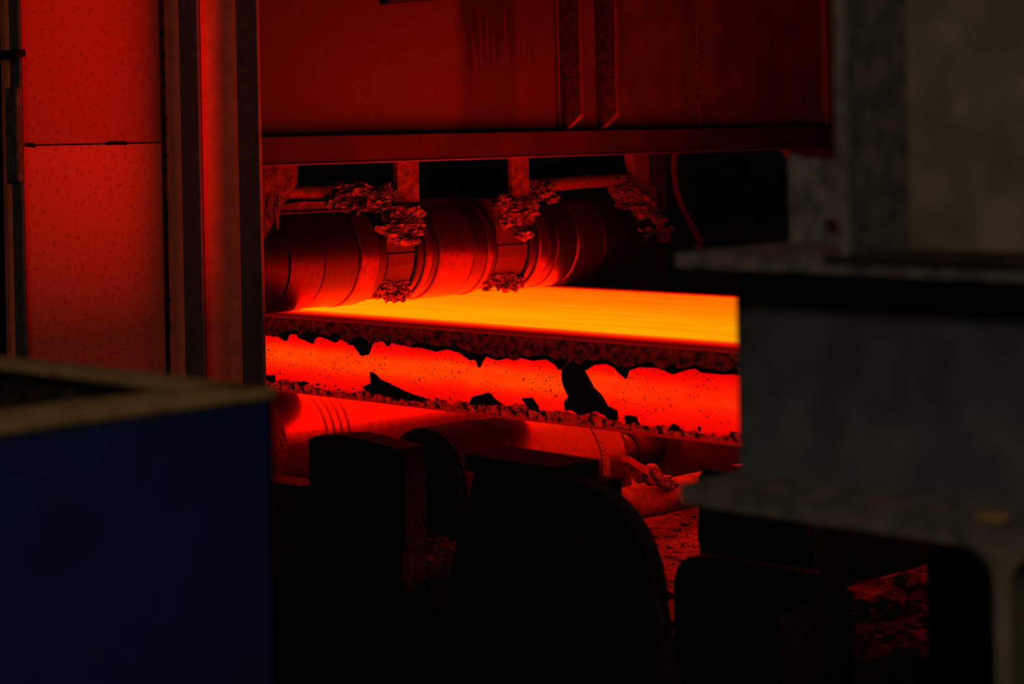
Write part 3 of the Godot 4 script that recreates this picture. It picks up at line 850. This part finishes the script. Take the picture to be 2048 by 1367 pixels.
func build_drives() -> void:
	# square bearing pedestal in front of the middle roll
	var p := thing("bearing_pedestal", "blocky black bearing pedestal in front of the round end disc of the table roll", "pedestal", Vector3(3.44, 0, -3.98))
	put(a_prism(ragged(pairs([-4.157, 0.0, -4.157, 0.962, -4.13, 0.974, -4.02, 0.985, -3.88, 0.978, -3.80, 0.972, -3.80, 0.0]), 0.0012, 0.03), "x", 3.40, 3.482), "block", M.soot, p)
	put(a_box(Vector3(3.36, 0.0, -4.40), Vector3(3.46, 0.845, -4.15), 0.008), "foot", M.soot, p)
	put(a_box(Vector3(3.405, 0.72, -3.801), Vector3(3.478, 0.968, -3.793), 0.003), "side_cover", M.soot, p)
	# drive housing: a flat plate over a block, and a round topped cover
	var d := thing("drive_housing", "black arched drive housing under a thick flat steel plate", "drive housing", Vector3(3.3, 0, -3.1))
	put(a_prism(pairs([-3.362, 0.991, -3.358, 1.027, -3.08, 1.024, -3.078, 0.990]), "x", 3.20, 3.345), "top_plate", M.soot, d)
	put(a_prism(pairs([-3.34, 0.992, -3.413, 0.802, -3.46, 0.60, -3.48, 0.0, -3.0, 0.0, -3.0, 0.992]), "x", 3.215, 3.33), "block", M.soot, d)
	var pts := PackedVector2Array([Vector2(-3.25, 0.0)])
	for k in 19:
		var w := PI - PI * k / 18.0
		pts.append(Vector2(-3.03 + 0.225 * cos(w), 0.765 + 0.235 * sin(w)))
	pts.append(Vector2(-2.72, 0.30))
	pts.append(Vector2(-2.72, 0.0))
	put(a_prism(pts, "x", 3.206, 3.252), "arched_cover", M.rust, d)  # rim lighter than the front face, slab glow put into its colour
	put(a_prism(pts, "x", 3.202, 3.2055), "cover_face", M.soot, d)
	put(a_lathe([[3.19, 0.0], [3.19, 0.10], [3.206, 0.115], [3.206, 0.0]], 0.79, -3.05, 40), "shaft_cap", M.soot, d)
	# pedestal of the third roll, mostly behind the girder flange
	var q := thing("bearing_pedestal", "tall black bearing pedestal under the left end of the girder flange", "pedestal", Vector3(3.5, 0, -2.8))
	put(a_prism(pairs([-2.925, 0.0, -2.925, 0.98, -2.91, 1.0, -2.775, 1.0, -2.76, 0.98, -2.76, 0.0]), "x", 3.50, 3.58), "block", M.soot, q)
	put(a_prism(pairs([-2.875, 0.0, -2.875, 0.78, -2.862, 0.815, -2.835, 0.838, -2.79, 0.848, -2.50, 0.85, -2.485, 0.84, -2.485, 0.0]), "x", 3.35, 3.372), "base", M.soot, q)
	put(a_lathe([[3.48, 0.0], [3.48, 0.055], [3.50, 0.065], [3.50, 0.0]], 0.75, -2.845, 40), "bearing_cap", M.soot, q)
	# upright plate beside the third roll
	var u := put(a_box(Vector3(3.70, 0.5, -2.766), Vector3(3.80, 0.95, -2.742), 0.004), "upright_plate", M.rust)
	tag(u, "narrow upright steel plate with a dull red face, left of the dim table roll", "plate")
	# posts in front, at the lower right
	var s1 := put(a_prism(pairs([-2.20, 0.0, -2.20, 0.93, -2.16, 0.962, -2.115, 0.968, -2.11, 0.0]), "x", 3.30, 3.42), "stub_post", M.rust)
	tag(s1, "rusty stub post with a slanted top, just left of the girder support", "post")
	var s2 := put(a_prism(pairs([-2.245, 0.0, -2.245, 0.883, -2.155, 0.93, -2.155, 0.0]), "x", 2.90, 3.0), "steel_post", M.rust)
	tag(s2, "dark steel post with a slanting top standing low in front of the rubble", "post")

func ground_at(x: float, z: float) -> float:
	var h := 0.585 + 0.03 * lumps.get_noise_2d(x * 30.0, z * 30.0) + 0.02 * lumps.get_noise_2d(x * 110.0, z * 110.0)
	h += 0.10 * exp(-pow((x - 3.62) / 0.16, 2.0)) * smoothstep(-3.4, -3.7, z)
	h += 0.05 * exp(-pow((x - 4.45) / 0.35, 2.0) - pow((z + 3.35) / 0.4, 2.0))
	h += 0.10 * exp(-pow((x - 3.62) / 0.25, 2.0) - pow((z + 2.3) / 0.35, 2.0))
	return h

func build_rubble() -> void:
	# a bed of broken scale over the foundation
	var st := begin()
	st.set_smooth_group(-1)
	var dx := 0.03
	var x0 := 3.48
	var z0 := -4.80
	var nx := 100
	var nz := 112
	for i in nx:
		for j in nz:
			var q := []
			for o in [Vector2i(0, 0), Vector2i(1, 0), Vector2i(1, 1), Vector2i(0, 1)]:
				var x: float = x0 + (i + o.x) * dx
				var z: float = z0 + (j + o.y) * dx
				q.append(Vector3(x, ground_at(x, z) if i + o.x > 0 else 0.5, z))
			quad(st, q[0], q[1], q[2], q[3], Vector3.UP)
	var o := put(done(st), "rubble_bed", M.rubble)
	tag(o, "bed of broken rusty scale covering the ground under the rolls", "rubble", "", "stuff")
	# loose stones of scale
	var sm := begin()
	lump(sm, Vector3.ZERO, Vector3.ONE, 0.55, 5, 7)
	var mesh := done(sm)
	mesh.surface_set_material(0, M.rubble)
	var mm := MultiMesh.new()
	mm.transform_format = MultiMesh.TRANSFORM_3D
	mm.mesh = mesh
	mm.instance_count = 2600
	for i in 2600:
		var x := rng.randf_range(3.5, 5.2)
		var z := rng.randf_range(-4.3, -1.9)
		var r := 0.004 + 0.016 * pow(rng.randf(), 3.0)
		var t := Transform3D(Basis.from_euler(Vector3(rng.randf() * 6.0, rng.randf() * 6.0, rng.randf() * 6.0)).scaled(Vector3(r, r * 0.5, r * 1.3)), Vector3(x, ground_at(x, z) + r * 0.2, z))
		mm.set_instance_transform(i, t)
	var mi := MultiMeshInstance3D.new()
	mi.name = "scale_chips"
	mi.multimesh = mm
	mi.material_override = M.rubble
	add_child(mi)
	tag(mi, "countless loose chips of scale strewn over the rubble bed", "scale chips", "", "stuff")
	# larger pieces one can tell apart
	var pipe := thing("steel_pipe", "short thick pipe lying on the rubble right of the arched drive housing", "pipe", Vector3(4.3, 0.62, -3.75))
	put(a_tube([Vector3(4.10, 0.715, -3.80), Vector3(4.75, 0.715, -3.80)], 0.048, 28), "pipe", M.rust, pipe)
	var bar := put(a_prism(pairs([4.18, 0.862, 4.262, 0.818, 4.258, 0.798, 4.176, 0.845]), "z", -3.765, -3.735), "scrap_bar", M.bright_steel)
	tag(bar, "bright slanting offcut bar above the short pipe", "scrap bar")
	var link := thing("chain_shackle", "lumpy slag covered shackle with a dark hole, below the bright offcut bar", "shackle", Vector3(4.29, 0.75, -3.75))
	var path := []
	for k in 17:
		var w := TAU * k / 16.0
		path.append(Vector3(4.285 + 0.020 * cos(w), 0.796 + 0.020 * sin(w), -3.75))
	put(a_tube(path, 0.012, 10), "ring", M.clinker, link)
	put(clinker(Vector3(4.28, 0.80, -3.745), Vector3(4.37, 0.755, -3.745), Vector3(0.014, 0.014, 0.006), 26, 0.006, 0.014), "slag_crust", M.clinker, link).set_meta("kind", "stuff")
	put(a_tube(smooth_path([Vector3(4.30, 0.785, -3.75), Vector3(4.325, 0.768, -3.75), Vector3(4.37, 0.752, -3.75)]), 0.014, 10), "shank", M.clinker, link)
	var spots := [[4.405, 0.712, -3.735, 0.014, "bright round slag lump on the right end of the short pipe"], [4.44, 0.706, -3.735, 0.009, "small slag lump beside the bright round one on the pipe"], [4.38, 0.60, -3.62, 0.022, "slag lump on the rubble just above the pedestal under the girder"],
		[4.02, 0.63, -2.78, 0.03, "red lit slag lump in front of the dim table roll"], [4.12, 0.66, -2.80, 0.025, "slag lump at the foot of the dim table roll, near the rusty stub post"], [3.72, 0.70, -2.45, 0.035, "brown slag lump low in front of the red lit rubble"], [3.80, 0.69, -2.30, 0.05, "largest brown slag lump, right of the slanting post"]]
	for s in spots:
		var q := put(a_lump(Vector3(s[0], s[1], s[2]), Vector3(s[3] * 1.2, s[3] * 0.8, s[3]), 0.45), "slag_lump", M.clinker)
		tag(q, s[4], "slag lump", "loose slag lumps")

func build_girder() -> void:
	# a wide flange girder lying along Z, its end toward the rolls
	var x0 := 2.0625
	var xw := 2.186
	var x1 := 2.325
	var z0 := -1.755
	var z1 := 1.6
	var g := thing("girder", "dark wide flange girder lying across the right foreground, its cut end toward the rolls", "girder", Vector3(xw, 1.27, z0))
	put(a_box(Vector3(xw, 1.28, z0), Vector3(xw + 0.014, 1.575, z1), 0.002), "web", M.girder_paint, g)
	put(a_prism(pairs([x0, 1.569, x0, 1.589, x1, 1.590, x1, 1.570]), "z", z0, z1), "top_flange", M.girder_edge, g)
	put(a_prism(pairs([x0, 1.258, x0, 1.284, x1, 1.286, x1, 1.260]), "z", z0, z1), "bottom_flange", M.girder_edge, g)
	put(a_box(Vector3(2.085, 1.284, -1.325), Vector3(2.112, 1.292, -1.285), 0.003), "weld_tab", M.rim_rust, g)
	# post standing on the girder
	var c := thing("column", "grey brown wide flange column standing on the girder, at the upper right", "column", Vector3(xw, 1.59, -1.3))
	put(a_box(Vector3(xw, 1.589, -1.474), Vector3(xw + 0.012, 3.2, -1.14), 0.002), "web", M.column_paint, c)
	put(a_box(Vector3(2.056, 1.589, -1.492), Vector3(2.316, 3.2, -1.474), 0.003), "flange", M.girder_edge, c)
	put(a_box(Vector3(2.056, 1.589, -1.14), Vector3(2.316, 3.2, -1.122), 0.003), "flange", M.girder_edge, c)
	put(a_box(Vector3(2.05, 1.586, -1.51), Vector3(2.32, 1.594, -1.10), 0.002), "base_weld", M.rust, c)
	# scarred cleat plate behind it
	var k := thing("cleat_plate", "scarred pale cleat plate with a slot, standing on the girder end behind the column", "plate", Vector3(2.31, 1.59, -1.72))
	put(a_prism(pairs([-1.752, 1.59, -1.752, 1.712, -1.735, 1.707, -1.60, 1.700, -1.60, 1.622, -1.695, 1.622, -1.695, 1.602, -1.60, 1.602, -1.60, 1.59]), "x", 2.305, 2.322), "plate", M.cleat_paint, k)
	# leg below, joined with rounded haunches
	var l := thing("girder_support", "upright support plate under the girder with rounded haunches, at the lower right corner", "support", Vector3(2.19, 0, -1.35))
	var pts := PackedVector2Array()
	var za := -1.2835
	var zb := -1.262
	var r := 0.04
	pts.append(Vector2(za, 0.0))
	for i in 8:
		var t := i / 7.0 * PI / 2.0
		pts.append(Vector2(za - r + r * cos(t), 1.258 - r + r * sin(t)))
	pts.append(Vector2(zb + r, 1.258))
	for i in 8:
		var t := PI / 2.0 + i / 7.0 * PI / 2.0
		pts.append(Vector2(zb + r + r * cos(t), 1.258 - r + r * sin(t)))
	pts.append(Vector2(zb, 0.0))
	put(a_prism(pts, "x", 2.062, 2.32), "leg_plate", M.column_paint, l)
	put(a_box(Vector3(2.0, 0.0, -1.45), Vector3(2.36, 0.02, -1.27), 0.003), "foot_plate", M.girder_paint, l)

func build_bin() -> void:
	# an open blue steel bin in the left foreground; its front stands along X
	var b := thing("blue_bin", "open dark blue steel bin with a rusty folded rim in the left foreground", "bin", Vector3(0.9, 0, -2.3))
	var x0 := -0.2
	var x1 := 1.575
	var z0 := -3.0
	var z1 := -1.985
	var top := 1.432
	var t := 0.02
	var st := begin()
	box(st, Vector3(x0, 0.0, z1 - t), Vector3(x1, top, z1), 0.006)
	put(done(st), "front_wall", M.blue_paint, b)
	put(a_box(Vector3(x0, 0.0, z0), Vector3(x1, top, z0 + t), 0.006), "back_wall", M.blue_paint, b)
	put(a_box(Vector3(x1 - t, 0.0, z0), Vector3(x1, top, z1), 0.006), "side_wall", M.blue_paint, b)
	put(a_box(Vector3(x0, 0.0, z0), Vector3(x0 + t, top, z1), 0.006), "side_wall", M.blue_paint, b)
	put(a_box(Vector3(x0, 0.0, z0), Vector3(x1, 0.02, z1), 0.004), "bottom", M.blue_paint, b)
	put(a_box(Vector3(x0 + t, 0.02, z0 + t), Vector3(x1 - t, top - 0.006, z0 + t + 0.006), 0.002), "inner_lining", M.rust, b)
	put(a_box(Vector3(x1 - t - 0.006, 0.02, z0 + t), Vector3(x1 - t, top - 0.006, z1 - t), 0.002), "inner_lining", M.rust, b)
	var rw := 0.10
	put(a_box(Vector3(x0, top - 0.004, z1 - rw), Vector3(x1, top + 0.012, z1 + 0.004), 0.005), "front_rim", M.rim_rust, b)
	put(a_box(Vector3(x0, top - 0.004, z0 - 0.004), Vector3(x1, top + 0.012, z0 + 0.06), 0.005), "back_rim", M.rim_rust, b)
	put(a_box(Vector3(x1 - 0.05, top - 0.004, z0), Vector3(x1 + 0.004, top + 0.012, z1), 0.005), "side_rim", M.rim_rust, b)
	put(a_box(Vector3(x0 - 0.004, top - 0.004, z0), Vector3(x0 + 0.05, top + 0.012, z1), 0.005), "side_rim", M.rim_rust, b)
	# what lies in it
	var scrap := put(clinker(Vector3(0.0, 1.385, -2.5), Vector3(1.42, 1.365, -2.5), Vector3(0.05, 0.012, 0.41), 700, 0.03, 0.06), "scrap_fill", M.rust)
	tag(scrap, "dark heap of broken scale lying inside the blue bin", "scrap", "", "stuff")
